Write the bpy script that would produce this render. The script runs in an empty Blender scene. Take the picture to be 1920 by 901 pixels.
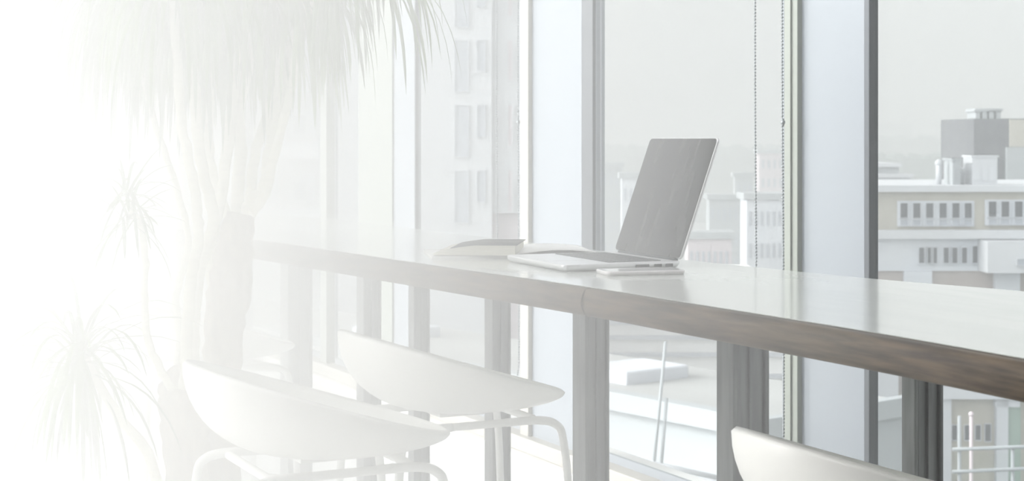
import bpy, bmesh, math, random
from mathutils import Vector, Matrix, Euler
random.seed(7)
PI = math.pi
SC = bpy.context.scene
C = SC.collection
# ------------------------------------------------------------------ camera
F = 3000.0; VPX = -550.0; HY = 260.0
TH = math.atan((960 - VPX) / F)            # angle between view axis and the window wall
ST, CT = math.sin(TH), math.cos(TH)
CZ = 1.29
cd = bpy.data.cameras.new('camera'); cam = bpy.data.objects.new('camera', cd); C.objects.link(cam)
cam.location = (0, 0, CZ); cam.rotation_euler = (PI / 2, 0, -TH)
cd.sensor_width = 36; cd.lens = F / 1920 * 36; cd.shift_y = -(450.5 - HY) / 1920
cd.clip_start = 0.05; cd.clip_end = 3000
cd.dof.use_dof = True; cd.dof.focus_distance = 3.0; cd.dof.aperture_fstop = 13
SC.camera = cam
SC.view_settings.view_transform = 'Standard'; SC.view_settings.look = 'None'
SC.view_settings.gamma = 1; SC.view_settings.use_curve_mapping = False
SC.view_settings.exposure = 0.0
SC.cycles.volume_bounces = 14; SC.cycles.max_bounces = 18; SC.cycles.transparent_max_bounces = 24
SC.cycles.volume_max_steps = 64; SC.cycles.sample_clamp_indirect = 4.0
# ------------------------------------------------------------------ sky
W = bpy.data.worlds.new('sky'); SC.world = W; W.use_nodes = True
nt = W.node_tree; nt.nodes.clear()
tc = nt.nodes.new('ShaderNodeTexCoord')
dot = nt.nodes.new('ShaderNodeVectorMath'); dot.operation = 'DOT_PRODUCT'
dot.inputs[1].default_value = (-0.979, 0.2025, 0.0)
SKY_LOW, SKY_FILL = 0.95, 10.0  # seen sky level, then fill added on the unseen room side to light the haze
cl = nt.nodes.new('ShaderNodeMath'); cl.operation = 'MAXIMUM'; cl.inputs[1].default_value = 0.0
pw = nt.nodes.new('ShaderNodeMath'); pw.operation = 'POWER'; pw.inputs[1].default_value = 2.0
ma = nt.nodes.new('ShaderNodeMath'); ma.operation = 'MULTIPLY_ADD'; ma.inputs[1].default_value = SKY_FILL; ma.inputs[2].default_value = SKY_LOW
bg = nt.nodes.new('ShaderNodeBackground'); bg.inputs['Color'].default_value = (0.985, 0.992, 1.0, 1)
wo = nt.nodes.new('ShaderNodeOutputWorld')
nt.links.new(tc.outputs['Generated'], dot.inputs[0]); nt.links.new(dot.outputs['Value'], cl.inputs[0]); nt.links.new(cl.outputs[0], pw.inputs[0]); nt.links.new(pw.outputs[0], ma.inputs[0])
nt.links.new(ma.outputs[0], bg.inputs['Strength']); nt.links.new(bg.outputs[0], wo.inputs['Surface'])
# hazy low sun from the room side, beyond the added back wall's end
sl = bpy.data.lights.new('sun', 'SUN'); sl.energy = 2.6; sl.angle = math.radians(10); sl.color = (1, 0.97, 0.9)
so = bpy.data.objects.new('sun', sl); C.objects.link(so)
so.rotation_euler = Vector((0.70, -0.50, -0.36)).to_track_quat('-Z', 'Y').to_euler()

# ------------------------------------------------------------------ projection helpers (pixel of the photo -> metres)
def at_depth(px, py, d):
    l = (px - 960) / F * d
    return Vector((ST * d + CT * l, CT * d - ST * l, CZ + (HY - py) / F * d))
def at_z(px, py, z): return at_depth(px, py, (CZ - z) * F / (py - HY))
def t_on(px, D):
    return D / math.tan(TH + math.atan((px - 960) / F))
def cam2w(l, d, z=0.0): return Vector((ST * d + CT * l, CT * d - ST * l, z))

# ------------------------------------------------------------------ materials
def mat(name, col, rough=0.5, metal=0.0, coat=0.0, spec=0.5, noise=None, bump=0.0, trans=0.0):
    m = bpy.data.materials.new(name); m.use_nodes = True
    n = m.node_tree; b = n.nodes['Principled BSDF']
    b.inputs['Base Color'].default_value = (*col, 1); b.inputs['Roughness'].default_value = rough
    b.inputs['Metallic'].default_value = metal; b.inputs['Coat Weight'].default_value = coat
    b.inputs['Coat Roughness'].default_value = 0.08
    b.inputs['Specular IOR Level'].default_value = spec
    if noise:
        col2, scale, stretch = noise
        t = n.nodes.new('ShaderNodeTexCoord'); mp = n.nodes.new('ShaderNodeMapping')
        mp.inputs['Scale'].default_value = stretch
        ns = n.nodes.new('ShaderNodeTexNoise'); ns.inputs['Scale'].default_value = scale
        ns.inputs['Detail'].default_value = 6
        cr = n.nodes.new('ShaderNodeValToRGB')
        cr.color_ramp.elements[0].position = 0.35; cr.color_ramp.elements[1].position = 0.65
        cr.color_ramp.elements[0].color = (*col, 1); cr.color_ramp.elements[1].color = (*col2, 1)
        n.links.new(t.outputs['Object'], mp.inputs['Vector']); n.links.new(mp.outputs[0], ns.inputs['Vector'])
        n.links.new(ns.outputs['Fac'], cr.inputs['Fac']); n.links.new(cr.outputs['Color'], b.inputs['Base Color'])
        if bump:
            bp = n.nodes.new('ShaderNodeBump'); bp.inputs['Strength'].default_value = bump; bp.inputs['Distance'].default_value = 0.01
            n.links.new(ns.outputs['Fac'], bp.inputs['Height']); n.links.new(bp.outputs[0], b.inputs['Normal'])
    return m
M = {}
M['white_shell'] = mat('white_shell', (0.93, 0.925, 0.89), 0.35, coat=0.2)
M['white_metal'] = mat('white_metal', (0.84, 0.84, 0.82), 0.35)
M['steel'] = mat('steel', (0.07, 0.075, 0.075), 0.4, 0.3, noise=((0.14, 0.15, 0.148), 9, (6, 6, 0.6)))
M['counter_top'] = mat('counter_top', (0.60, 0.63, 0.60), 0.22, coat=0.6, noise=((0.65, 0.67, 0.64), 6, (3, 0.6, 1)))
M['counter_edge'] = mat('counter_edge', (0.04, 0.027, 0.017), 0.5, coat=0.06, spec=0.3, noise=((0.12, 0.085, 0.053), 8, (14, 1.2, 14)), bump=0.08)
M['seam'] = mat('seam', (0.08, 0.06, 0.04), 0.7)
M['floor'] = mat('floor', (0.80, 0.80, 0.79), 0.3, noise=((0.84, 0.84, 0.83), 3, (1, 1, 1)))
M['casing'] = mat('casing', (0.20, 0.222, 0.245), 0.55)
M['dark_frame'] = mat('dark_frame', (0.055, 0.062, 0.07), 0.35, 0.3)
M['light_frame'] = mat('light_frame', (0.19, 0.21, 0.185), 0.45)
M['cream_frame'] = mat('cream_frame', (0.33, 0.32, 0.29), 0.45)
M['shade_plaster'] = mat('shade_plaster', (0.07, 0.065, 0.06), 0.8)  # dark finish for the added light-blocking walls and ceiling
M['chain'] = mat('chain', (0.20, 0.22, 0.23), 0.35, 0.7)
M['alu'] = mat('alu', (0.78, 0.79, 0.80), 0.32, 0.55)
M['screen'] = mat('screen', (0.012, 0.012, 0.013), 0.16, noise=((0.045, 0.045, 0.045), 7, (1, 5, 1.3)))  # streak reflections painted into the colour as paler smudges
M['keys'] = mat('keys', (0.10, 0.105, 0.11), 0.5)
M['port'] = mat('port', (0.05, 0.05, 0.055), 0.5)
M['phone'] = mat('phone', (0.82, 0.79, 0.79), 0.3, coat=0.3)
M['phone_glass'] = mat('phone_glass', (0.75, 0.75, 0.76), 0.08, coat=1)
M['paper'] = mat('paper', (0.86, 0.86, 0.85), 0.7)
M['page_edge'] = mat('page_edge', (0.62, 0.60, 0.50), 0.8, noise=((0.74, 0.72, 0.62), 60, (0.4, 0.4, 20)))
M['cover'] = mat('cover', (0.03, 0.03, 0.034), 0.8, spec=0.1)
M['bark'] = mat('bark', (0.26, 0.21, 0.15), 0.85, noise=((0.42, 0.36, 0.27), 14, (5, 5, 1)), bump=0.5)
M['stem'] = mat('stem', (0.55, 0.53, 0.40), 0.7, noise=((0.75, 0.72, 0.58), 12, (2, 2, 8)))
M['leaf'] = mat('leaf', (0.05, 0.10, 0.02), 0.5, noise=((0.17, 0.27, 0.05), 4, (1, 1, 1)))
M['pot'] = mat('pot', (0.7, 0.69, 0.66), 0.5)
M['soil'] = mat('soil', (0.06, 0.045, 0.03), 0.95)
def glass_mat():
    m = bpy.data.materials.new('window_glass'); m.use_nodes = True
    n = m.node_tree; n.nodes.clear()
    tr = n.nodes.new('ShaderNodeBsdfTransparent'); tr.inputs[0].default_value = (0.985, 0.995, 0.99, 1)
    gl = n.nodes.new('ShaderNodeBsdfGlossy'); gl.inputs['Roughness'].default_value = 0.02
    mx = n.nodes.new('ShaderNodeMixShader'); o = n.nodes.new('ShaderNodeOutputMaterial')
    mx.inputs[0].default_value = 0.001; n.links.new(tr.outputs[0], mx.inputs[1]); n.links.new(gl.outputs[0], mx.inputs[2])
    n.links.new(mx.outputs[0], o.inputs['Surface']); return m
M['glass'] = glass_mat()
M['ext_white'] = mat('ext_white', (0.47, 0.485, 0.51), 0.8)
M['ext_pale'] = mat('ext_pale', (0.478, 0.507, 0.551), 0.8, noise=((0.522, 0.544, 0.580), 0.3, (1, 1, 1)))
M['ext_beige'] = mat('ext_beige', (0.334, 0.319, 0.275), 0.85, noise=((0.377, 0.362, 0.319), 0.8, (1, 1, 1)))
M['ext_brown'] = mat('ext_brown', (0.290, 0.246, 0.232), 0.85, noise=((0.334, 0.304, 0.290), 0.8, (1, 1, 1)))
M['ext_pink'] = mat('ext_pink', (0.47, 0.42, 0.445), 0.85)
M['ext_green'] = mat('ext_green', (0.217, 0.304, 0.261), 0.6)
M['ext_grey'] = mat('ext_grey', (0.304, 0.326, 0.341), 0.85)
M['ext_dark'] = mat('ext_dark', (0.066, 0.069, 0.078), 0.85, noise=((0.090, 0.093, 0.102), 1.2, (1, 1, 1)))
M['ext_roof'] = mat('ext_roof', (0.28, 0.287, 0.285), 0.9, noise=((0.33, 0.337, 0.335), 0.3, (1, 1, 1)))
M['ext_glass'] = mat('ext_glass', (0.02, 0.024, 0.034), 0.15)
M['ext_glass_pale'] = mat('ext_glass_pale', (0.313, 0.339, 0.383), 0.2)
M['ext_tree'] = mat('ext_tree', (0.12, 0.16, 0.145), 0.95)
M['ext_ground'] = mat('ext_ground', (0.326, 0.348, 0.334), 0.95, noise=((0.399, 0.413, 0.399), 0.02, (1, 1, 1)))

# ------------------------------------------------------------------ mesh helpers
def box(bm, x0, x1, y0, y1, z0, z1, mi=0, bev=0.0, mtx=None):
    r = bmesh.ops.create_cube(bm, size=1.0)
    vs = r['verts']
    for v in vs:
        v.co = Vector(((x0 + x1) / 2 + v.co.x * (x1 - x0), (y0 + y1) / 2 + v.co.y * (y1 - y0), (z0 + z1) / 2 + v.co.z * (z1 - z0)))
    fs = set(f for v in vs for f in v.link_faces)
    for f in fs: f.material_index = mi
    if bev > 0:
        es = list(set(e for f in fs for e in f.edges))
        r2 = bmesh.ops.bevel(bm, geom=es, offset=bev, segments=2, affect='EDGES', profile=0.5)
        vs = list(set(v for f in r2['faces'] for v in f.verts) | set(v for v in vs if v.is_valid))
    if mtx is not None:
        for v in vs: v.co = mtx @ v.co
    return vs
def tube(bm, pts, rad, seg=10, mi=0, caps=True):
    pts = [Vector(p) for p in pts]
    rads = rad if isinstance(rad, (list, tuple)) else [rad] * len(pts)
    rings = []; up = Vector((0.31, 0.17, 0.93)).normalized()
    for i, p in enumerate(pts):
        d = (pts[min(i + 1, len(pts) - 1)] - pts[max(i - 1, 0)]).normalized()
        a = up - d * up.dot(d)
        if a.length < 1e-3: a = Vector((1, 0, 0)) - d * d.x
        a.normalize(); b = d.cross(a); up = a
        rings.append([bm.verts.new(p + (a * math.cos(2 * PI * k / seg) + b * math.sin(2 * PI * k / seg)) * rads[i]) for k in range(seg)])
    for i in range(len(rings) - 1):
        for k in range(seg):
            f = bm.faces.new((rings[i][k], rings[i][(k + 1) % seg], rings[i + 1][(k + 1) % seg], rings[i + 1][k])); f.material_index = mi; f.smooth = True
    if caps:
        bm.faces.new(rings[0][::-1]).material_index = mi; bm.faces.new(rings[-1]).material_index = mi
def smooth_path(pts, n=6):
    pts = [Vector(p) for p in pts]; out = []
    for i in range(len(pts) - 1):
        p0 = pts[max(i - 1, 0)]; p1 = pts[i]; p2 = pts[i + 1]; p3 = pts[min(i + 2, len(pts) - 1)]
        for k in range(n):
            t = k / n
            out.append(0.5 * ((2 * p1) + (p2 - p0) * t + (2 * p0 - 5 * p1 + 4 * p2 - p3) * t * t + (3 * p1 - p0 - 3 * p2 + p3) * t ** 3))
    out.append(pts[-1]); return out
def obj(name, bm, mats, parent=None, recalc=True):
    if recalc: bmesh.ops.recalc_face_normals(bm, faces=bm.faces[:])
    me = bpy.data.meshes.new(name); bm.to_mesh(me); bm.free()
    for m in (mats if isinstance(mats, (list, tuple)) else [mats]): me.materials.append(M[m] if isinstance(m, str) else m)
    o = bpy.data.objects.new(name, me); C.objects.link(o)
    if parent is not None: o.parent = parent
    return o
def thing(name, label, cat, loc=(0, 0, 0), rz=0.0, group=None):
    o = bpy.data.objects.new(name, None); C.objects.link(o); o.empty_display_size = 0.1
    o.location = loc; o.rotation_euler = (0, 0, rz); o['label'] = label; o['category'] = cat
    if group: o['group'] = group
    return o
def tag(o, label, cat, group=None):
    o['label'] = label; o['category'] = cat
    if group: o['group'] = group
    return o
def struct(name, bm, m, parent=None):
    o = obj(name, bm, m, parent)
    if parent is None: o['kind'] = 'structure'
    return o
def BM(): return bmesh.new()

# ------------------------------------------------------------------ the room shell
WD = 3.03                                  # window wall plane
bm = BM(); box(bm, -5.0, WD + 0.35, -4.0, 16.0, -0.35, 0.0); struct('floor', bm, 'floor')
bm = BM(); box(bm, -1.5, WD + 0.35, -4.0, 1.1, 3.3, 3.5); struct('ceiling_shade', bm, 'shade_plaster')  # unseen part ceiling, added to shade the near end of the counter
bm = BM(); box(bm, -1.65, -1.5, -4.0, 2.8, 0.0, 3.3); struct('wall_back_shade', bm, 'shade_plaster')  # added out of view; its length sets where the counter edge darkens
bm = BM(); box(bm, -1.5, WD + 0.35, -4.2, -4.0, 0.0, 3.3); struct('wall_near_shade', bm, 'shade_plaster')  # unseen end wall, added with the other two to keep the edge dark
CEIL = 3.3
n_trim = [0]
def upright(p0, p1, m, d0=0.0, d1=0.05, z0=0.0, z1=CEIL, groove=False, flush=False):
    """a vertical strip of the window wall between two sight lines"""
    ta, tb = t_on(p1, WD + (d0 if flush else d1)), t_on(p0, WD + d0)
    n_trim[0] += 1
    bm = BM(); box(bm, WD + d0, WD + d1, ta, tb, z0, z1, bev=0.002)
    if groove:
        tm = (ta + tb) / 2
        box(bm, WD + d0 - 0.006, WD + d0, tm - 0.006, tm + 0.002, z0, z1)
    return struct('trim_%d' % n_trim[0], bm, m)
upright(2330, 2480, 'casing')
upright(1495, 1621, 'casing', 0.0, 0.03, flush=True); upright(990, 1091, 'casing', 0.0, 0.03, flush=True); upright(735, 777, 'casing', 0.0, 0.03, flush=True)
upright(672, 735, 'light_frame', -0.01, 0.02, flush=True)
upright(1470, 1495, 'light_frame', -0.018, 0.004, groove=True, flush=True); upright(975, 990, 'cream_frame', -0.02, 0.0, flush=True)
upright(601, 628, 'light_frame', -0.02, 0.03)
upright(1620, 1641, 'dark_frame', -0.012, 0.010); upright(1090, 1111, 'dark_frame', -0.014, 0.014, flush=True); upright(777, 785, 'dark_frame', -0.012, 0.006)
upright(1111, 1126, 'casing', 0.0, 0.02)
upright(430, 470, 'casing'); upright(310, 345, 'light_frame'); upright(120, 150, 'casing')
# sill rail and head rail
bm = BM(); box(bm, WD - 0.05, WD + 0.08, -2.0, 15.9, 0.0, 0.07, bev=0.006); box(bm, WD - 0.055, WD - 0.05, -2.0, 15.9, 0.0, 0.012)
struct('baseboard_window', bm, 'cream_frame')
n_trim[0] += 1
bm = BM(); box(bm, WD - 0.02, WD + 0.08, -2.0, 15.9, CEIL - 0.12, CEIL); struct('trim_%d' % n_trim[0], bm, 'dark_frame')
panes = [(1636, 2330), (1126, 1470), (783, 975), (628, 672), (470, 601), (345, 430), (150, 310), (30, 120)]
for i, (a, b) in enumerate(panes):
    ta, tb = t_on(b, WD + .02), t_on(a, WD + .02)
    bm = BM()
    g = 0.008
    box(bm, WD + 0.02, WD + 0.034, ta, ta + g, 0.07, CEIL - 0.12); box(bm, WD + 0.02, WD + 0.034, tb - g, tb, 0.07, CEIL - 0.12)
    box(bm, WD + 0.02, WD + 0.034, ta + g, tb - g, 0.07, 0.10); box(bm, WD + 0.02, WD + 0.034, ta + g, tb - g, CEIL - 0.15, CEIL - 0.12)
    w = struct('window_%d' % (i + 1), bm, 'dark_frame' if i == 0 else 'casing')
    bm = BM(); box(bm, WD + 0.025, WD + 0.029, ta + g, tb - g, 0.10, CEIL - 0.15); obj('glass_pane', bm, 'glass', w)

# ------------------------------------------------------------------ counter
CZT = 1.05; CTH = 0.044
def sample(pts, n):
    """resample a list of (x, y) world points by index"""
    return smooth_path([Vector((p[0], p[1], 0)) for p in pts], n)
front_px = [(2420, 768), (1920, 680), (1622, 627), (1280, 571), (1095, 541), (800, 498), (483, 452), (330, 431)]
back_px = [(2420, 598), (1920, 547.5), (1640, 524), (1300, 490), (1095, 467), (781, 430), (625, 410.5), (494, 403)]
fr = [at_z(x, y, CZT) for x, y in front_px]; bk = [at_z(x, y, CZT) for x, y in back_px]
# extend both beyond the frame
FR = smooth_path(fr, 5); BK = smooth_path(bk, 5)
ctr = thing('bar_counter', 'long window counter with pale top and rounded wooden front edge on grey posts', 'counter', (0, 0, 0))
bm = BM()
NB = 9; r = CTH / 2
rings = []
for i in range(len(FR)):
    f, b = FR[i], BK[i]
    inn = Vector((b.x - f.x, b.y - f.y, 0)).normalized()
    # rounded wooden nosing 75 mm deep
    prof = []
    for k in range(NB + 1):
        a = PI / 2 + PI * k / NB
        prof.append(Vector((f.x, f.y, CZT - r)) + inn * (0.012 + math.cos(a) * 0.016) + Vector((0, 0, math.sin(a) * r)))
    prof.append(Vector((f.x, f.y, CZT - CTH)) + inn * 0.075); prof.append(Vector((f.x, f.y, CZT)) + inn * 0.075)
    # order: bottom-inner, top-inner wrap
    rings.append([bm.verts.new(p) for p in prof])
for i in range(len(rings) - 1):
    n = len(rings[i])
    for k in range(n):
        fc = bm.faces.new((rings[i][k], rings[i][(k + 1) % n], rings[i + 1][(k + 1) % n], rings[i + 1][k])); fc.smooth = k < NB
bm.faces.new(rings[0]); bm.faces.new(rings[-1][::-1])
obj('wooden_edge', bm, 'counter_edge', ctr)
bm = BM(); rings = []
for i in range(len(FR)):
    f, b = FR[i], BK[i]
    inn = Vector((b.x - f.x, b.y - f.y, 0)).normalized()
    s = f + inn * 0.03
    g = f + inn * 0.075
    rings.append([bm.verts.new((p.x, p.y, z)) for p, z in ((s, CZT + 0.0015), (b, CZT + 0.0015), (b, CZT - CTH), (g, CZT - CTH + 0.002), (g, CZT + 0.0005), (s, CZT + 0.0005))])
for i in range(len(rings) - 1):
    for k in range(6):
        bm.faces.new((rings[i][k], rings[i][(k + 1) % 6], rings[i + 1][(k + 1) % 6], rings[i + 1][k]))
bm.faces.new(rings[0]); bm.faces.new(rings[-1][::-1])
obj('tabletop', bm, 'counter_top', ctr)
# seams around the nosing
for pxs, pys in ((1092, 541),):
    p = at_z(pxs, pys, CZT)
    j = min(range(len(FR)), key=lambda q: (FR[q] - p).length)
    f = FR[j]; dr = (FR[min(j + 1, len(FR) - 1)] - FR[max(j - 1, 0)]).normalized()
    tpar = (p - f).dot(dr); f = f + dr * tpar
    inn = Vector((dr.y, -dr.x, 0))
    if inn.x < 0: inn = -inn
    bm = BM(); pr = []
    for k in range(NB + 1):
        a = PI / 2 + PI * k / NB
        pr.append(Vector((f.x, f.y, CZT - r)) + inn * (0.012 + math.cos(a) * 0.0165) + Vector((0, 0, math.sin(a) * (r + 0.0006))))
    tube(bm, pr, 0.0017, 6)
    obj('seam', bm, 'seam', ctr)
# posts under the counter; each one a part
PD = 1.655
posts = [(1690, 1765, .036, .062, 0.05), (1343, 1438, .05, .07, .07), (1073, 1140, .05, .05, .05), (908, 957, .04, .042, .04),
         (765, 806, .035, .04, .03), (668, 716, .05, .045, .03), (525, 588, .06, .06, .03)]
for (a, b, dd, nn, gz) in posts:
    t1 = t_on(a, PD)                        # left silhouette is the far edge of the room-side face
    wpx = b - a
    d = (t1 * CT + PD * ST)
    wm = wpx * d / F
    k = wm / (nn * CT + dd * ST); nn *= k; dd *= k
    bm = BM()
    y1 = t1; y0 = t1 - dd; x0 = PD; x1 = PD + nn
    zt = CZT - CTH - 0.001
    box(bm, x0 + nn * .12, x1 - nn * .1, y0 + 0.002, y1 - dd * .15, 0.012, zt, bev=0.003)      # web box
    box(bm, x0, x0 + nn * .14, y0, y1, 0.012, zt, bev=0.002)                                   # room flange
    box(bm, x1 - nn * .12, x1, y0 - 0.004, y1, 0.012, zt, bev=0.002)                           # window flange
    box(bm, x0 + nn * .45, x0 + nn * .5, y0 - 0.003, y0 + 0.004, 0.012, zt - 0.01)                 # weld line
    box(bm, x0 - 0.03, x1 + 0.03, y0 - 0.03, y1 + 0.03, 0.0, 0.012, bev=0.003)                 # foot plate
    p = obj('post', bm, 'steel', ctr)
    bm = BM()
    ym = (y0 + y1) / 2
    g = [(x1 - .001, zt), (x1 + gz, zt), (x1 + gz, zt - .012), (x1 + .004, zt - gz * 1.2), (x1 - .001, zt - gz * 1.2)]
    v1 = [bm.verts.new((x, ym - .004, z)) for x, z in g]; v2 = [bm.verts.new((x, ym + .004, z)) for x, z in g]
    bm.faces.new(v1); bm.faces.new(v2[::-1])
    for q in range(5): bm.faces.new((v1[q], v1[(q + 1) % 5], v2[(q + 1) % 5], v2[q]))
    obj('bracket', bm, 'steel', p)

# ------------------------------------------------------------------ laptop
LW, LD, LT = 0.27, 0.24, 0.013
lap_rz = -(TH - math.radians(23))
nB = at_z(1278, 502, CZT + 0.0015)           # hinge end of the near side
ux = Vector((math.cos(lap_rz), math.sin(lap_rz), 0)); uy = Vector((-math.sin(lap_rz), math.cos(lap_rz), 0))
org = nB - ux * LD                           # near front corner ; local x: front -> hinge, local y: away along the counter
ZT = CZT + 0.0015
lap = thing('laptop', 'open silver laptop with dark glossy screen on the counter', 'laptop', (org.x, org.y, ZT), lap_rz)
def rounded_slab(bm, x0, x1, y0, y1, z0, z1, rad, taper=0.0, mi=0, seg=6):
    cs = [(x1 - rad, y1 - rad, 0), (x0 + rad, y1 - rad, 90), (x0 + rad, y0 + rad, 180), (x1 - rad, y0 + rad, 270)]
    def ring(z, ins):
        out = []
        for cx, cy, a0 in cs:
            for k in range(seg + 1):
                a = math.radians(a0 + 90 * k / seg); rr = max(rad - ins, 1e-4)
                out.append(bm.verts.new((cx + math.cos(a) * rr, cy + math.sin(a) * rr, z)))
        return out
    e = min((z1 - z0) * .25, .0015)
    R = [ring(z0, taper + e), ring(z0 + (z1 - z0) * .45, e * .3), ring(z1 - e, 0), ring(z1, e)]
    n = len(R[0])
    for i in range(3):
        for k in range(n):
            f = bm.faces.new((R[i][k], R[i][(k + 1) % n], R[i + 1][(k + 1) % n], R[i + 1][k])); f.material_index = mi; f.smooth = True
    bm.faces.new(R[0][::-1]).material_index = mi; bm.faces.new(R[-1]).material_index = mi
bm = BM(); rounded_slab(bm, 0, LD, 0, LW, 0.0012, LT, 0.012, 0.004)
for x in (.02, LD - .02):
    for y in (.02, LW - .02):
        box(bm, x - .006, x + .006, y - .006, y + .006, 0, .002)
base = obj('base', bm, 'alu', lap)
bm = BM(); rounded_slab(bm, .012, .085, .09, .18, LT - .0002, LT + .0004, .003); tp = obj('trackpad', bm, 'alu', lap)
bm = BM()
for ri in range(6):
    for ci in range(14):
        x = .098 + ri * .0185; y = .018 + ci * .0168
        if ri == 0 and 4 <= ci <= 8:
            if ci == 4: box(bm, x, x + .0155, y, y + .0168 * 5 - .003, LT - .0002, LT + .0012)
            continue
        box(bm, x, x + .0155, y, y + .0138, LT - .0002, LT + .0012)
obj('keyboard', bm, 'keys', lap)
bm = BM()
for x0, x1 in ((.145, .172), (.183, .198), (.207, .221)):
    box(bm, x0, x1, -.0016, .001, LT - .0095, LT - .0040)
obj('port', bm, 'port', lap)
lid = bpy.data.objects.new('lid', None)
C.objects.link(lid); lid.parent = lap; lid.location = (LD - .004, 0, LT + .001)
LA = math.radians(20)
LL = .242
lid.rotation_euler = (0, LA, 0)
# lid local: z up along the lid, x thickness (front face at x = 0)
def lid_slab(bm, x0, x1, y0, y1, z0, z1, rad, mi=0, seg=6):
    n0 = len(bm.verts); bm2 = bmesh.new(); rounded_slab(bm2, z0, z1, y0, y1, x0, x1, rad, 0, mi, seg)
    me = bpy.data.meshes.new('tmp')
    for v in bm2.verts: v.co = Vector((v.co.z, v.co.y, v.co.x))
    bm2.to_mesh(me); bm2.free(); bm.from_mesh(me); bpy.data.meshes.remove(me)
bm = BM(); lid_slab(bm, 0, .006, 0, LW, 0.003, LL, .011)
shellm = obj('lid_shell', bm, 'alu', lid)
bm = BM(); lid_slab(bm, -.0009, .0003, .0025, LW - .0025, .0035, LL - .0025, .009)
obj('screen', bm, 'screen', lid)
bm = BM(); tube(bm, [(.003, .02, .0), (.003, LW - .02, .0)], .0045, 10); obj('hinge', bm, 'keys', lap).location = (LD - .004, 0, LT + .001)
# make the lid a plain part with its screen as sub-part: re-hang meshes
for o_, nm in ((shellm, 'lid'),):
    o_.parent = lap; o_.location = lid.location; o_.rotation_euler = lid.rotation_euler
for o_ in list(C.objects):
    if o_.parent == lid: o_.parent = shellm
bpy.data.objects.remove(lid); shellm.name = 'lid'

# ------------------------------------------------------------------ phone
pp = at_z(1138, 517.5, ZT)
ph = thing('smartphone', 'white smartphone lying flat on the counter beside the laptop', 'phone', (pp.x, pp.y, ZT), lap_rz - math.radians(8))
bm = BM(); rounded_slab(bm, 0, .148, -.0, .07, 0, .0075, .011, 0.001); obj('body', bm, 'phone', ph)
bm = BM(); rounded_slab(bm, .002, .146, .002, .068, .0072, .0079, .009); obj('display', bm, 'phone_glass', ph)

# ------------------------------------------------------------------ notebook and magazine
def wz(l, d, z): return cam2w(l, d, z)
mo = wz(-.16, 3.19, ZT)
mg = thing('magazine', 'thin white magazine lying flat under the dark notebook', 'magazine', (mo.x, mo.y, ZT), -TH + math.radians(8))
bm = BM()
N = 16
def page_slab(bm, x0, x1, y0, y1, zf, th, mi_top=0, mi_side=0):
    """a limp slab: zf(x) bottom height, th(x) thickness"""
    R = []
    for i in range(N + 1):
        x = x0 + (x1 - x0) * i / N; a = zf(i / N); b = a + th(i / N)
        R.append([bm.verts.new((x, y0, a)), bm.verts.new((x, y1, a)), bm.verts.new((x, y1, b)), bm.verts.new((x, y0, b))])
    for i in range(N):
        for k in range(4):
            f = bm.faces.new((R[i][k], R[i][(k + 1) % 4], R[i + 1][(k + 1) % 4], R[i + 1][k]))
            f.material_index = mi_top if k == 2 else mi_side
            f.smooth = k in (0, 2)
    bm.faces.new(R[0][::-1]).material_index = mi_side; bm.faces.new(R[-1]).material_index = mi_side
page_slab(bm, .0, .335, 0, .21, lambda t: 0, lambda t: .004 + .002 * t)
obj('pages', bm, ['paper', 'paper'], mg)
bm = BM(); page_slab(bm, .172, .334, .001, .209, lambda t: .0055 + .0105 * math.sin(t * 2.6) * (1 - .35 * t), lambda t: .0007)
obj('raised_page', bm, 'paper', mg)
no = wz(-.158, 3.205, ZT)
nb = thing('notebook', 'thick limp notebook with dark cover and cream page edges beside the laptop', 'notebook', (no.x, no.y, ZT + .006), -TH - math.radians(6))
def th(t): return .003 + .017 * min(1, (t * 2.0)) ** .6
bm = BM(); page_slab(bm, 0, .165, 0, .175, lambda t: 0, th); obj('pages', bm, ['page_edge', 'page_edge'], nb)
bm = BM(); page_slab(bm, .035, .169, -.002, .178, lambda t: th((.035 + t * .13) / .165) + .0001, lambda t: .0014); obj('cover', bm, 'cover', nb)

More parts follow.
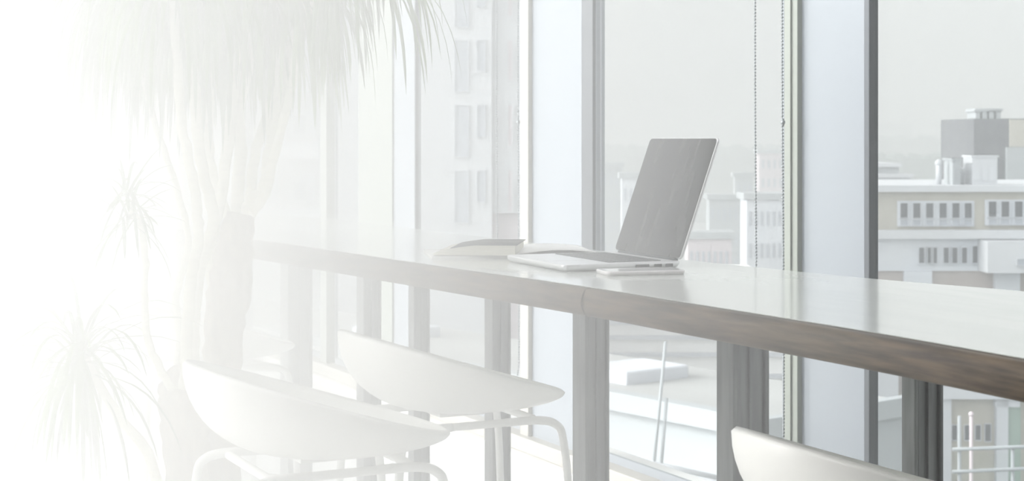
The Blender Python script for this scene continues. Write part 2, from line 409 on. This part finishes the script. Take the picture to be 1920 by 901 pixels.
# ------------------------------------------------------------------ stools
def make_stool():
    root = thing('bar_stool', '', 'stool')
    a, b, Hh = .238, .222, .142
    def rim(phi):
        c = math.cos(phi); s = (1 - c) / 2                      # 0 front, 1 back
        return .026 + Hh * s ** 1.05
    def shell_pt(rr, phi, off):
        c, s = math.cos(phi), math.sin(phi)
        e = 1.0 if c < 0 else 0.9
        pinch = 1 - .10 * max(0, c) ** 2 * abs(s)
        f = rr ** .62                                             # widens fast: bowl
        R = math.sin(min(rr, 1) * PI / 2) ** .9
        h = rim(phi) * (1 - math.cos(rr * PI / 2)) ** 1.15
        return Vector((a * R * c * (1 - off), b * R * s * pinch * (1 - off), h + off * .22))
    bm = BM(); NR, NP = 14, 48
    def surf(off):
        cen = bm.verts.new(shell_pt(0, 0, off)); rows = []
        for i in range(1, NR + 1):
            rows.append([bm.verts.new(shell_pt(i / NR, 2 * PI * k / NP, off)) for k in range(NP)])
        for k in range(NP): bm.faces.new((cen, rows[0][k], rows[0][(k + 1) % NP]))
        for i in range(NR - 1):
            for k in range(NP): bm.faces.new((rows[i][k], rows[i + 1][k], rows[i + 1][(k + 1) % NP], rows[i][(k + 1) % NP]))
        return rows[-1]
    o1 = surf(0.0); i1 = surf(0.03)
    for k in range(NP): bm.faces.new((o1[k], i1[k], i1[(k + 1) % NP], o1[(k + 1) % NP]))
    for f in bm.faces: f.smooth = True
    s = obj('seat_shell', bm, 'white_shell', root)
    Z0 = -.0
    # underframe ring and four bent legs
    bm = BM()
    pts = [(.13, .13, -.012), (-.13, .13, -.012), (-.13, -.13, -.012), (.13, -.13, -.012), (.13, .13, -.012)]
    ring = []
    for i in range(4):
        p, q = Vector(pts[i]), Vector(pts[i + 1]); ring += [p.lerp(q, t) for t in (.08, .3, .7, .92)]
    ring.append(ring[0]); tube(bm, ring, .008, 10, caps=False)
    box(bm, -.05, .05, -.05, .05, -.006, .004)
    obj('under_frame', bm, 'white_metal', root)
    for sx in (1, -1):
        for sy in (1, -1):
            bm = BM()
            L = smooth_path([(sx * .06, sy * .13, -.012), (sx * .13, sy * .135, -.012), (sx * .165, sy * .145, -.022), (sx * .178, sy * .152, -.055), (sx * .19, sy * .16, -.2), (sx * .215, sy * .185, -.725)], 4)
            tube(bm, L, .0085, 10); obj('leg', bm, 'white_metal', root)
    bm = BM(); q = .2045, .175
    P = [(q[0], q[1], -.5), (q[0], -q[1], -.5), (-q[0], -q[1], -.5), (-q[0], q[1], -.5), (q[0], q[1], -.5)]
    for i in range(4): tube(bm, [P[i], P[i + 1]], .007, 8)
    obj('footrest', bm, 'white_metal', root)
    return root
def copy_tree(o, parent=None):
    c = o.copy(); C.objects.link(c); c.parent = parent
    for ch in [k for k in C.objects if k.parent == o]: copy_tree(ch, c)
    return c
stool0 = make_stool()
spots = [(597, 2.84, 0, 'white shell bar stool nearest the plant trunk, pulled back from the counter'),
         (848, 3.30, 0, 'white shell bar stool tucked under the middle of the counter in front of steel posts'),
         (378, 4.05, 2, 'white shell bar stool furthest down the counter, half hidden behind the plant trunk'),
         (1697, 2.17, -3, 'white shell bar stool at the bottom edge with only its back rim in view')]
for i, (px, d, rz, lb) in enumerate(spots):
    o = stool0 if i == 0 else copy_tree(stool0)
    p = cam2w((px - 960) / F * d, d, .733); o.location = p; o.rotation_euler = (0, 0, math.radians(rz)); o['label'] = lb; o['group'] = 'white bar stools along the counter'

# ------------------------------------------------------------------ plant
PDp = 3.42
def pp3(px, py, dd=0.0): return at_depth(px, py, PDp + dd)
K = PDp / F
plant = thing('potted_dragon_tree', 'tall multi stemmed dragon tree with drooping strap leaves beside the stools', 'plant', tuple(Vector((pp3(375, 900).x, pp3(375, 900).y, 0))))
pl = plant.location
inv = Matrix.Translation(-Vector(pl))
def L3(px, py, dd=0.0): return pp3(px, py, dd) - Vector(pl)
def zpt(px, z, dd=0.0):
    d = PDp + dd; v = at_depth(px, 0, d); return Vector((v.x, v.y, z)) - Vector(pl)
bm = BM()
seg = 40
prof = [(.0, .0), (.17, .0), (.19, .02), (.23, .36), (.235, .38), (.215, .38), (.21, .345), (0, .345)]
rows = [[bm.verts.new((rr * math.cos(2 * PI * k / seg), rr * math.sin(2 * PI * k / seg), z)) for k in range(seg)] if rr > 0 else [bm.verts.new((0, 0, z))] for rr, z in prof]
for i in range(len(rows) - 1):
    A, B = rows[i], rows[i + 1]
    for k in range(seg):
        if len(A) == 1: bm.faces.new((A[0], B[k], B[(k + 1) % seg]))
        elif len(B) == 1: f = bm.faces.new((A[k], B[0], A[(k + 1) % seg])); f.material_index = 1
        else: bm.faces.new((A[k], A[(k + 1) % seg], B[(k + 1) % seg], B[k])).smooth = True
obj('pot', bm, ['pot', 'soil'], plant)
def trunk(pts, rads, m='bark', name='trunk'):
    bm = BM(); P = smooth_path(pts, 5); R = []
    for i in range(len(rads) - 1):
        for k in range(5): R.append(rads[i] + (rads[i + 1] - rads[i]) * k / 5)
    R.append(rads[-1])
    P = [p + Vector((random.gauss(0, .0012), random.gauss(0, .0012), 0)) for p in P]
    tube(bm, P, [rr * (1 + .06 * math.sin(i * 2.1)) for i, rr in enumerate(R)], 14)
    return obj(name, bm, m, plant)
trunk([zpt(352, .33, -.05), L3(350, 880, -.05), L3(347, 800, -.05), L3(345, 730, -.05), L3(343, 690, -.05)], [.055, .045, .052, .055, .030])
trunk([zpt(400, .33, .05), L3(412, 850, .05), L3(416, 720, .05), L3(420, 620, .05), L3(430, 540, .05), L3(437, 470, .05), L3(452, 400, .05)], [.055, .045, .042, .043, .050, .045, .030])
stems = [
    ([(322, 730), (300, 690), (278, 640), (270, 560), (272, 480), (262, 420), (240, 385)], 6, -.07),
    ([(345, 730), (349, 650), (352, 580), (362, 500), (372, 440), (368, 380), (352, 290), (338, 200), (330, 60), (325, -60)], 9, -.05),
    ([(365, 700), (362, 620), (372, 520), (392, 450), (400, 405), (382, 330), (372, 260), (362, 150), (350, 0), (345, -70)], 10, -.02),
    ([(405, 560), (398, 500), (400, 430), (412, 380), (430, 260), (440, 140), (438, 60), (430, -60)], 10, .02),
    ([(425, 520), (430, 440), (425, 400), (400, 330), (392, 240), (398, 120), (400, -40)], 8, .08),
    ([(440, 520), (448, 440), (445, 380), (450, 300), (448, 200), (470, 100), (478, -50)], 11, .04),
    ([(452, 500), (462, 430), (470, 370), (480, 280), (505, 200), (520, 100), (530, -60)], 9, .06),
    ([(460, 430), (472, 380), (498, 350), (512, 250), (528, 180), (548, 100), (580, -50)], 12, .03),
    ([(470, 400), (492, 372), (505, 330), (528, 240), (550, 140), (560, 60), (640, -90)], 8, .0),
    ([(325, 720), (338, 640), (330, 560), (345, 500), (352, 440), (330, 350), (300, 260), (270, 150), (250, -30)], 6, .1),
]
for pts, w, dd in stems:
    n = len(pts)
    trunk([L3(x, y, dd * (1 - i / n) + dd) for i, (x, y) in enumerate(pts)], [w * K * (1.25 - .35 * i / n) for i in range(n)], 'stem', 'stem')
def blade(bm, c, az, el, length, width, droop, n=8):
    """one strap leaf leaving c, bending down under its weight"""
    d = Vector((math.cos(az) * math.cos(el), math.sin(az) * math.cos(el), math.sin(el)))
    p = Vector(c); pts = [p.copy()]; st = length / n
    for i in range(n):
        p = p + d * st; pts.append(p.copy())
        d = (d + Vector((0, 0, -droop / n * (1 + i * .35)))).normalized()
    side0 = Vector((-math.sin(az), math.cos(az), 0)); prev = None
    for i, q in enumerate(pts):
        t = i / n; w = width * (0.55 + 1.1 * t) * (1 - t) ** .55 if t < 1 else 0
        w = max(w, .0004)
        tan = (pts[min(i + 1, n)] - pts[max(i - 1, 0)]).normalized(); nrm = side0.cross(tan).normalized()
        row = [bm.verts.new(q - side0 * w / 2 + nrm * w * .16), bm.verts.new(q), bm.verts.new(q + side0 * w / 2 + nrm * w * .16)]
        if prev:
            for k in (0, 1): bm.faces.new((prev[k], prev[k + 1], row[k + 1], row[k])).smooth = True
        prev = row
def crown(px, py, dd, n, lo, hi, width, elr, droopr, name='leaf_crown'):
    c = L3(px, py, dd); bm = BM()
    for i in range(n):
        blade(bm, c + Vector((random.gauss(0, .008), random.gauss(0, .008), random.uniform(-.05, .03))), random.uniform(0, 2 * PI), random.uniform(*elr), random.uniform(lo, hi), width * random.uniform(.7, 1.2), random.uniform(*droopr))
    return obj(name, bm, 'leaf', plant, recalc=False)
E1 = (-.35, 1.15)
for (px, py, dd, n, lo, hi) in [(325, -60, -.05, 120, .22, .42), (400, -50, .05, 120, .22, .40), (478, -55, .04, 110, .2, .38), (252, -35, .1, 80, .2, .40),
                               (580, -55, .05, 90, .2, .40), (650, -100, .0, 80, .24, .42), (430, -70, .15, 90, .25, .45), (345, -80, .1, 90, .25, .45), (530, -70, .0, 80, .2, .36)]:
    crown(px, py, dd, n, lo, hi, .014, E1, (1.6, 3.2))
for (px, py, dd, n, lo, hi) in [(300, 0, .12, 90, .2, .36), (370, 10, .16, 90, .2, .36), (440, 0, .14, 90, .2, .36), (230, -20, .1, 60, .2, .34), (560, -20, .08, 60, .2, .34)]:
    crown(px, py, dd, n, lo, hi, .015, (-.9, .5), (1.8, 3.2))
crown(238, 380, -.1, 60, .08, .15, .009, (-1.2, 1.2), (.2, 1.0))
crown(150, 665, -.12, 120, .12, .30, .012, (-1.3, 1.1), (.5, 1.8))
trunk([zpt(330, .34, -.1), L3(290, 880, -.1), L3(215, 770, -.12), L3(160, 670, -.12)], [.012, .011, .01, .008], 'stem', 'stem')

# ------------------------------------------------------------------ blind chains
def chain(pl_, pr_, ybot_px, label):
    D = WD - .06
    tl, tr = t_on(pl_, D), t_on(pr_, D)
    pmid = (pl_ + pr_) / 2; tm = (tl + tr) / 2
    dm = tm * CT + D * ST
    zb = CZ + (HY - ybot_px) / F * dm
    hw = abs(tl - tr) / 2
    path = []
    ztop = CEIL - .13
    root = thing('blind_chain', label, 'blind chain', (D, tm, ztop), 0, 'beaded blind chains hanging at the windows')
    z = 0.0; s = .0105
    zcb = zb + hw * 1.1 - ztop
    y_at = lambda q: hw * (1 - .0 * q)
    pts = []
    while z > zcb: pts.append(Vector((0, hw, z))); z -= s
    n = int(PI * hw * 1.05 / s)
    for k in range(1, n):
        a = PI * k / n; pts.append(Vector((0, hw * math.cos(a), zcb - hw * 1.1 * math.sin(a))))
    z = zcb
    while z < 0: pts.append(Vector((0, -hw, z))); z += s
    pts = [p + Vector((0, .004 * math.sin(p.z * 3), 0)) for p in pts]
    bm = BM(); tube(bm, pts[::2] + [pts[-1]], .0011, 5); obj('cord', bm, 'chain', root)
    bm = BM()
    proto = bmesh.new(); bmesh.ops.create_icosphere(proto, subdivisions=1, radius=.0044)
    pv = [v.co.copy() for v in proto.verts]; pf = [[v.index for v in f.verts] for f in proto.faces]; proto.free()
    for p in pts:
        vs = [bm.verts.new(c + p) for c in pv]
        for f in pf: bm.faces.new([vs[k] for k in f]).smooth = True
    b = obj('beads', bm, 'chain', root, recalc=False); b['kind'] = 'stuff'
    bm = BM()
    dq = t_on(pr_, D) * CT + D * ST
    zc = CZ + (HY - 229) / F * dq - ztop
    bmesh.ops.create_uvsphere(bm, u_segments=12, v_segments=8, radius=.0075, matrix=Matrix.Translation((0, -hw, zc)))
    bmesh.ops.create_cone(bm, segments=10, radius1=.004, radius2=.004, depth=.022, cap_ends=True, matrix=Matrix.Translation((0, -hw, zc)))
    obj('connector', bm, 'chain', root)
chain(1417, 1468, 850, 'beaded metal blind chain loop just right of the laptop screen')
chain(932, 972, 722, 'beaded metal blind chain loop hanging behind the notebook, further down the windows')

# ------------------------------------------------------------------ outside
def E(px, py, d): return at_depth(px, py, d)
def ext(name, label, cat, px, d, group=None):
    p = cam2w((px - 960) / F * d, d, 0)
    return thing(name, label, cat, (p.x, p.y, -30), -TH, group)
def lx(px, px0, d): return (px - px0) / F * d
def lz(py, d): return CZ + (HY - py) / F * d + 30
def slab(root, name, px0, d, rect, m, out=0.0, thick=1.0, bev=0):
    """box given by its picture rectangle on the facade plane; out = metres proud of the facade"""
    a, b, t, u = rect
    bm = BM(); box(bm, lx(a, px0, d), lx(b, px0, d), -out, -out + thick, lz(u, d), lz(t, d)); return obj(name, bm, m, root)
def windows(root, px0, d, rects, mg='ext_glass', fm='ext_pale', fr=1.0):
    for (a, b, t, u) in rects:
        bm = BM(); k = d / F * fr
        x0, x1, z0, z1 = lx(a, px0, d), lx(b, px0, d), lz(u, d), lz(t, d)
        box(bm, x0 - k, x0, -.12, .1, z0 - k, z1 + k); box(bm, x1, x1 + k, -.12, .1, z0 - k, z1 + k)
        box(bm, x0, x1, -.12, .1, z1, z1 + k); box(bm, x0, x1, -.18, .1, z0 - k, z0)
        w = obj('window', bm, fm, root)
        bm = BM(); box(bm, x0, x1, -.04, .02, z0, z1); obj('pane', bm, mg, w)
# ground
bm = BM()
g = bmesh.ops.create_grid(bm, x_segments=2, y_segments=2, size=2500); o = obj('ground', bm, 'ext_ground'); o.location = (900, 1500, -30); o['kind'] = 'structure'

# long low building on the right
d = 100.0; P0 = 1780
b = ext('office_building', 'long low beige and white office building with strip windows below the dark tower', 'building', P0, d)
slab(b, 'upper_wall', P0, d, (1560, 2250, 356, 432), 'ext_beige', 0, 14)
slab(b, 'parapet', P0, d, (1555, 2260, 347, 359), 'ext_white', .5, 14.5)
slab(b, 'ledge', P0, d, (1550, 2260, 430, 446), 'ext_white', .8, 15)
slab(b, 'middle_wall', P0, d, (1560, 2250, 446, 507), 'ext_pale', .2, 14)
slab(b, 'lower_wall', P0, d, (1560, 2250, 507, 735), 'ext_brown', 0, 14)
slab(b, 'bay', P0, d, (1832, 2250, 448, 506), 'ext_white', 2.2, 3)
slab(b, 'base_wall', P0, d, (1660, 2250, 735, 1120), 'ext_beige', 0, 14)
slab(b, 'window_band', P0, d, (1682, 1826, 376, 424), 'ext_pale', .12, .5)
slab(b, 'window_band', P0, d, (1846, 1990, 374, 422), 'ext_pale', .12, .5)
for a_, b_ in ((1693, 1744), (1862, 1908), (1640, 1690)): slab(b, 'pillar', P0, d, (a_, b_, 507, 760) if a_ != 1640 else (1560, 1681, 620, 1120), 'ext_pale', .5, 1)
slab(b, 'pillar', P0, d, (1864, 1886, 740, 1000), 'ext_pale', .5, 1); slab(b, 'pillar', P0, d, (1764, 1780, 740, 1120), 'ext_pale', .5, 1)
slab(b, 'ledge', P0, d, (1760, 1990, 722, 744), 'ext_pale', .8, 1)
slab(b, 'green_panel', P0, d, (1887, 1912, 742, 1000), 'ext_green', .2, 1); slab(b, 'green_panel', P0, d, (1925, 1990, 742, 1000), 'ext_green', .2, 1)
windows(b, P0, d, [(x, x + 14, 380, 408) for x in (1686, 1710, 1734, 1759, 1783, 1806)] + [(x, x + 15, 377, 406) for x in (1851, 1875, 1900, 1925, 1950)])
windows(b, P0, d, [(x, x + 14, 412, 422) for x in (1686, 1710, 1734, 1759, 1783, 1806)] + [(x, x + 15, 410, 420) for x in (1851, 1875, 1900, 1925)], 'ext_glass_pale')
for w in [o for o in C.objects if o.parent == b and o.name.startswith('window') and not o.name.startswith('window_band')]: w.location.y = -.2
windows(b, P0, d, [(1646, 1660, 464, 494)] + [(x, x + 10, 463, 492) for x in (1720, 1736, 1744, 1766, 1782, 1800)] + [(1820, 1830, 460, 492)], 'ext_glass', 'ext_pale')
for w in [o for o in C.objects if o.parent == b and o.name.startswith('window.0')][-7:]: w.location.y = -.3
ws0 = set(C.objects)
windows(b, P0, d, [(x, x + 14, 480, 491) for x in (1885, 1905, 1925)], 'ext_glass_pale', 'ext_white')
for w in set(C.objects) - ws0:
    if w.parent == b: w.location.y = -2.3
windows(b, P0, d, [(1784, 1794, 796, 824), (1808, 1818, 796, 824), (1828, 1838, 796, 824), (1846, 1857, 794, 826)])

d = 130.0; P0 = 1872
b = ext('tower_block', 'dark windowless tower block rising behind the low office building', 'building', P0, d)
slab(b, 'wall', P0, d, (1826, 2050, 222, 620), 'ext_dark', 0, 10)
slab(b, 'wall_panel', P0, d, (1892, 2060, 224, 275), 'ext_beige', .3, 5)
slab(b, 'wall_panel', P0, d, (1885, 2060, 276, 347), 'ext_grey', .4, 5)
bm = BM()
for i in range(4):
    x = lx(1833 + i * 13, P0, d); box(bm, x, x + .35, .5, 3, lz(222, d), lz(206, d)); box(bm, x - .06, x + .48, .4, 3.1, lz(209, d), lz(203, d))
box(bm, lx(1829, P0, d), lx(1881, P0, d), .4, 3, lz(209, d), lz(206, d))
obj('rooftop_units', bm, 'ext_grey', b)
# rooftop plant on the office building
d = 101.0; RZ = lz(347, 100.0) - 30
def roof_unit(px0, px1, top, m, label, kind='box'):
    P = (px0 + px1) / 2; p = cam2w((P - 960) / F * d, d, 0)
    w = (px1 - px0) / F * d; h = CZ + (HY - top) / F * d - RZ
    if kind == 'box':
        bm = BM(); box(bm, -w / 2, w / 2, 0, 2.0, 0, h); box(bm, -w / 2 - .08, w / 2 + .08, -.08, 2.08, h - .12, h)
        for k in range(3): box(bm, -w / 2 + w * (.1 + k * .3), -w / 2 + w * (.3 + k * .3), -.05, .02, h * .15, h * .6)
        o = obj('rooftop_unit', bm, m)
    else:
        bm = BM(); r_ = w / 2
        tube(bm, [(0, 1, 0), (0, 1, h - r_)], r_ * .75, 14); bmesh.ops.create_uvsphere(bm, u_segments=14, v_segments=8, radius=r_, matrix=Matrix.Translation((0, 1, h - r_)))
        for f in bm.faces: f.smooth = True
        o = obj('rooftop_vent', bm, m)
    o.location = (p.x, p.y, RZ); o.rotation_euler = (0, 0, -TH)
    tag(o, label, 'rooftop unit' if kind == 'box' else 'roof vent', 'plant on the office roof')
roof_unit(1823, 1870, 291, 'ext_white', 'wide white box unit on the office roof in front of the dark tower')
roof_unit(1786, 1801, 297, 'ext_grey', 'narrow grey box unit on the office roof between white vents')
roof_unit(1761, 1775, 299, 'ext_white', 'leftmost round white vent on the office roof', 'vent')
roof_unit(1803, 1818, 314, 'ext_white', 'round white vent just left of the wide white roof unit', 'vent')

# pale terrace block left of the office roof
d = 150.0; P0 = 1675
b = ext('terrace_block', 'pale stepped block just behind the office roof beside the dark window frame', 'building', P0, d)
slab(b, 'wall', P0, d, (1560, 1708, 330, 420), 'ext_pale', 0, 10); slab(b, 'upper_wall', P0, d, (1560, 1690, 312, 331), 'ext_grey', -1, 8)
slab(b, 'roof_edge', P0, d, (1555, 1712, 326, 332), 'ext_white', .4, 10); slab(b, 'roof_edge', P0, d, (1555, 1694, 306, 313), 'ext_white', -.6, 8)
windows(b, P0, d, [(x, x + 16, 338, 344) for x in (1642, 1662, 1682)], 'ext_glass_pale')

# tall white block behind the left windows
d = 74.0; P0 = 720
b = ext('white_tower', 'tall white apartment tower with columns of narrow grey windows behind the counter', 'building', P0, d)
slab(b, 'wall', P0, d, (250, 922, -600, 1300), 'ext_white', 0, 16)
slab(b, 'side_bay', P0, d, (922, 985, -600, 400), 'ext_white', -.5, 14)
slab(b, 'lower_bay', P0, d, (915, 985, 400, 1300), 'ext_pink', -.9, 14)
rows_ = [(-168, -72), (-46, 50), (76, 171), (197, 293), (320, 416)]
windows(b, P0, d, [(853, 878, t, u) for t, u in rows_] + [(895, 909, t, u - 38) for t, u in rows_], 'ext_glass_pale')
windows(b, P0, d, [(953, 960, t, u - 20) for t, u in rows_], 'ext_pink', 'ext_white')
for base_ in (-50, 75, 198, 322):
    windows(b, P0, d, [(540, 592, base_ + 8, base_ + 58)], 'ext_pale', 'ext_white')
    ws = set(C.objects); windows(b, P0, d, [(552, 572, base_ + 18, base_ + 52), (505, 520, base_ + 10, base_ + 55), (430, 450, base_ + 10, base_ + 55)], 'ext_glass_pale')
    for w in set(C.objects) - ws:
        if w.parent == b: w.location.y = -.1
    slab(b, 'balcony', P0, d, (528, 602, base_ + 68, base_ + 100), 'ext_pale', .8, .9)

# hazy city in the middle window
def block(name, label, px0, px1, top, d, m, wins=True, wm='ext_glass_pale', bands=None):
    P = (px0 + px1) / 2; b = ext(name, label, 'building', P, d, 'distant city blocks beyond the windows')
    bm = BM(); box(bm, lx(px0, P, d), lx(px1, P, d), 0, (px1 - px0) / F * d * .7, 0, lz(top, d)); obj('wall', bm, m, b)
    bm = BM(); box(bm, lx(px0, P, d) - .3, lx(px1, P, d) + .3, -.3, (px1 - px0) / F * d * .7 + .3, lz(top, d) - .1, lz(top, d) + .5); obj('roof_edge', bm, 'ext_grey', b)
    if wins:
        sp = 3.0 / d * F; bm = BM(); y = top + sp * .4
        while y < min(top + 190, 620):
            x = px0 + 4
            while x < px1 - 7:
                box(bm, lx(x, P, d), lx(x + 5, P, d), -.06, .05, lz(y + sp * .45, d), lz(y, d)); x += 11
            y += sp
        obj('window_grid', bm, wm, b)
    return b
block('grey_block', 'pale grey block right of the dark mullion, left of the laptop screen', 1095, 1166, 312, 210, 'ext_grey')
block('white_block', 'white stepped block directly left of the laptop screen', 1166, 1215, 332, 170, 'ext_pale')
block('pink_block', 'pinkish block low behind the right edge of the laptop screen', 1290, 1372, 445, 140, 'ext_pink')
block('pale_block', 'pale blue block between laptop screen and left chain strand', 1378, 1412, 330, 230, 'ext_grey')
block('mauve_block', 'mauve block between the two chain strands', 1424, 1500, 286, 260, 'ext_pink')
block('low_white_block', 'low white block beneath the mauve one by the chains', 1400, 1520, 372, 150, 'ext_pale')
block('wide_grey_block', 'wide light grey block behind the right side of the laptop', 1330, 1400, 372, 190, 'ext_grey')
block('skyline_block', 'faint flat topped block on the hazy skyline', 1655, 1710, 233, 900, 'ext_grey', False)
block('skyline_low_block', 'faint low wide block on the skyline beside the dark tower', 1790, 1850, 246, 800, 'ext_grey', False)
# wooded skyline
def woods(px0, px1, top, d, label):
    P = (px0 + px1) / 2; bm = BM(); n = int((px1 - px0) / 7)
    for i in range(n):
        px = px0 + i * 7 + random.uniform(-3, 3); h = lz(top + random.uniform(-3, 5), d); r_ = random.uniform(8, 14) / F * d
        bmesh.ops.create_icosphere(bm, subdivisions=2, radius=r_, matrix=Matrix.Translation((lx(px, P, d), random.uniform(0, 14), h - r_)))
    box(bm, lx(px0, P, d), lx(px1, P, d), 0, 16, 0, lz(top + 12, d))
    for v in bm.verts: v.co += Vector((random.uniform(-.3, .3), 0, random.uniform(-.3, .3)))
    b = obj('distant_woods', bm, 'ext_tree'); p = cam2w((P - 960) / F * d, d, 0); b.location = (p.x, p.y, -30); b.rotation_euler = (0, 0, -TH)
    b['kind'] = 'stuff'; tag(b, label, 'woods')
woods(1560, 2150, 254, 700, 'hazy wooded ridge along the horizon behind the dark tower')
woods(1600, 2000, 288, 420, 'nearer grey green tree belt behind the office roof')
woods(1080, 1540, 272, 600, 'faint tree line along the horizon behind the laptop')

# low roofs seen below the counter
d = 34.0; P0 = 1240
b = ext('flat_roof_annex', 'pale flat roofed annex seen below the counter between the posts', 'building', P0, d)
b.rotation_euler.z = -TH - 0.9
zr = lz(762, d)
bm = BM(); box(bm, -34, 3, 0, 4.5, 0, zr); obj('wall', bm, 'ext_grey', b)
bm = BM(); box(bm, -34.2, 3.15, -.25, .1, zr - .22, zr + .18); box(bm, 2.9, 3.15, .1, 4.7, zr - .22, zr + .18); obj('parapet', bm, 'ext_grey', b)
bm = BM(); box(bm, -34, 2.9, .1, 4.5, zr, zr + .05); obj('roof', bm, 'ext_roof', b)
for x in (-24, -14, -4):
    bm = BM(); box(bm, x, x + 1.6, 1.2, 3.2, zr, zr + .35, bev=.05); obj('skylight', bm, 'ext_pale', b)
d = 92.0; P0 = 1250
b = ext('street_block', 'broad pale flat roofed block across the street, seen below the counter', 'building', P0, d)
bm = BM(); box(bm, lx(1010, P0, d), lx(1520, P0, d), 0, 25, 0, lz(560, d)); obj('wall', bm, 'paper', b)
for y in (572, 600, 628, 660, 700):
    bm = BM(); box(bm, lx(1010, P0, d), lx(1520, P0, d), -.35, 0, lz(y + 7, d), lz(y, d)); obj('ledge', bm, 'ext_pale', b)
d = 22.0
# white handrail in front of the annex
d = 22.0; P0 = 1270
b = ext('white_railing', 'thin white railing below the counter right of the middle post', 'railing', P0, d)
for (xa, ya, xb, yb) in ((1226, 870, 1248, 640), (1250, 745, 1240, 870)):
    bm = BM(); tube(bm, [(lx(xa, P0, d), 0, lz(ya, d)), (lx(xb, P0, d), 0, lz(yb, d))], .022, 8); obj('rail_post', bm, 'ext_grey', b)
bm = BM(); tube(bm, [(lx(1180, P0, d), 0, lz(858, d)), (lx(1345, P0, d), 0, lz(895, d))], .035, 8); obj('handrail', bm, 'ext_white', b)
bm = BM(); box(bm, lx(1180, P0, d), lx(1345, P0, d), 0, .4, 0, lz(905, d)); obj('roof_edge', bm, 'ext_white', b)
# balustrade and poles on the right below the counter
d = 40.0; P0 = 1850
b = ext('roof_balustrade', 'pale glass balustrade with white rails below the counter end', 'railing', P0, d)
for y0, y1 in ((842, 832), (884, 872)):
    bm = BM(); tube(bm, [(lx(1786, P0, d), 0, lz(y0, d)), (lx(2050, P0, d), 0, lz(y1, d))], .045, 8); obj('rail', bm, 'ext_grey', b)
bm = BM(); box(bm, lx(1786, P0, d), lx(2050, P0, d), .1, .13, lz(1000, d), lz(850, d)); obj('glass_panel', bm, 'glass', b)
for px in (1800, 1900, 2000):
    bm = BM(); tube(bm, [(lx(px, P0, d), .05, 0), (lx(px, P0, d), .05, lz(780 if px == 1800 else 838, d))], .045, 8); obj('rail_post', bm, 'ext_grey', b)
b = ext('pink_pole', 'slender pink pole standing behind the balustrade', 'pole', 1821, 42)
bm = BM(); tube(bm, [(0, 0, 0), (0, 0, lz(776, 42))], .045, 10); bmesh.ops.create_uvsphere(bm, u_segments=10, v_segments=6, radius=.07, matrix=Matrix.Translation((0, 0, lz(776, 42)))); obj('shaft', bm, 'ext_pink', b)

# ------------------------------------------------------------------ haze
def haze(name, lo, hi, dens, grad=False, col=(1, 1, 1, 1), g_=0.0, absorb=0.0):
    m = bpy.data.materials.new(name); m.use_nodes = True; n = m.node_tree; n.nodes.clear()
    vs = n.nodes.new('ShaderNodeVolumeScatter'); vs.inputs['Color'].default_value = col; vs.inputs['Anisotropy'].default_value = g_
    vs.inputs['Density'].default_value = dens
    o = n.nodes.new('ShaderNodeOutputMaterial'); 
    if absorb:
        va = n.nodes.new('ShaderNodeVolumeAbsorption'); va.inputs['Color'].default_value = (0, 0, 0, 1); va.inputs['Density'].default_value = absorb
        ad = n.nodes.new('ShaderNodeAddShader'); n.links.new(vs.outputs[0], ad.inputs[0]); n.links.new(va.outputs[0], ad.inputs[1])
        n.links.new(ad.outputs[0], o.inputs['Volume'])
    else: n.links.new(vs.outputs[0], o.inputs['Volume'])
    if grad:
        g = n.nodes.new('ShaderNodeNewGeometry'); dt = n.nodes.new('ShaderNodeVectorMath'); dt.operation = 'DOT_PRODUCT'
        dt.inputs[1].default_value = (-1.0, 1.0, 0)
        mm = n.nodes.new('ShaderNodeMath'); mm.operation = 'MULTIPLY'; mm.inputs[1].default_value = dens
        mx = n.nodes.new('ShaderNodeMath'); mx.operation = 'MAXIMUM'; mx.inputs[1].default_value = 0
        n.links.new(g.outputs['Position'], dt.inputs[0]); n.links.new(dt.outputs['Value'], mm.inputs[0])
        n.links.new(mm.outputs[0], mx.inputs[0]); mi = n.nodes.new('ShaderNodeMath'); mi.operation = 'MINIMUM'; mi.inputs[1].default_value = 1.3
        n.links.new(mx.outputs[0], mi.inputs[0]); n.links.new(mi.outputs[0], vs.inputs['Density'])
    bm = BM(); box(bm, lo[0], hi[0], lo[1], hi[1], lo[2], hi[2]); h = obj(name, bm, m); h['kind'] = 'stuff'
    return h
haze('fade_haze', (-0.15, -0.3, 0.02), (1.22, 5.2, 2.6), 0.52, True)  # added haze volume, shaped to stand in for a fade to white
tag(bpy.data.objects['fade_haze'], 'added white haze standing in for a fade to white, denser towards the plant end', 'haze')
haze('city_haze', (6.0, -60, -29), (900, 1500, 160), 0.0021, False, (0.96, 0.98, 1, 1), 0.0, 0.0013)
tag(bpy.data.objects['city_haze'], 'pale haze hanging over the city outside', 'haze')
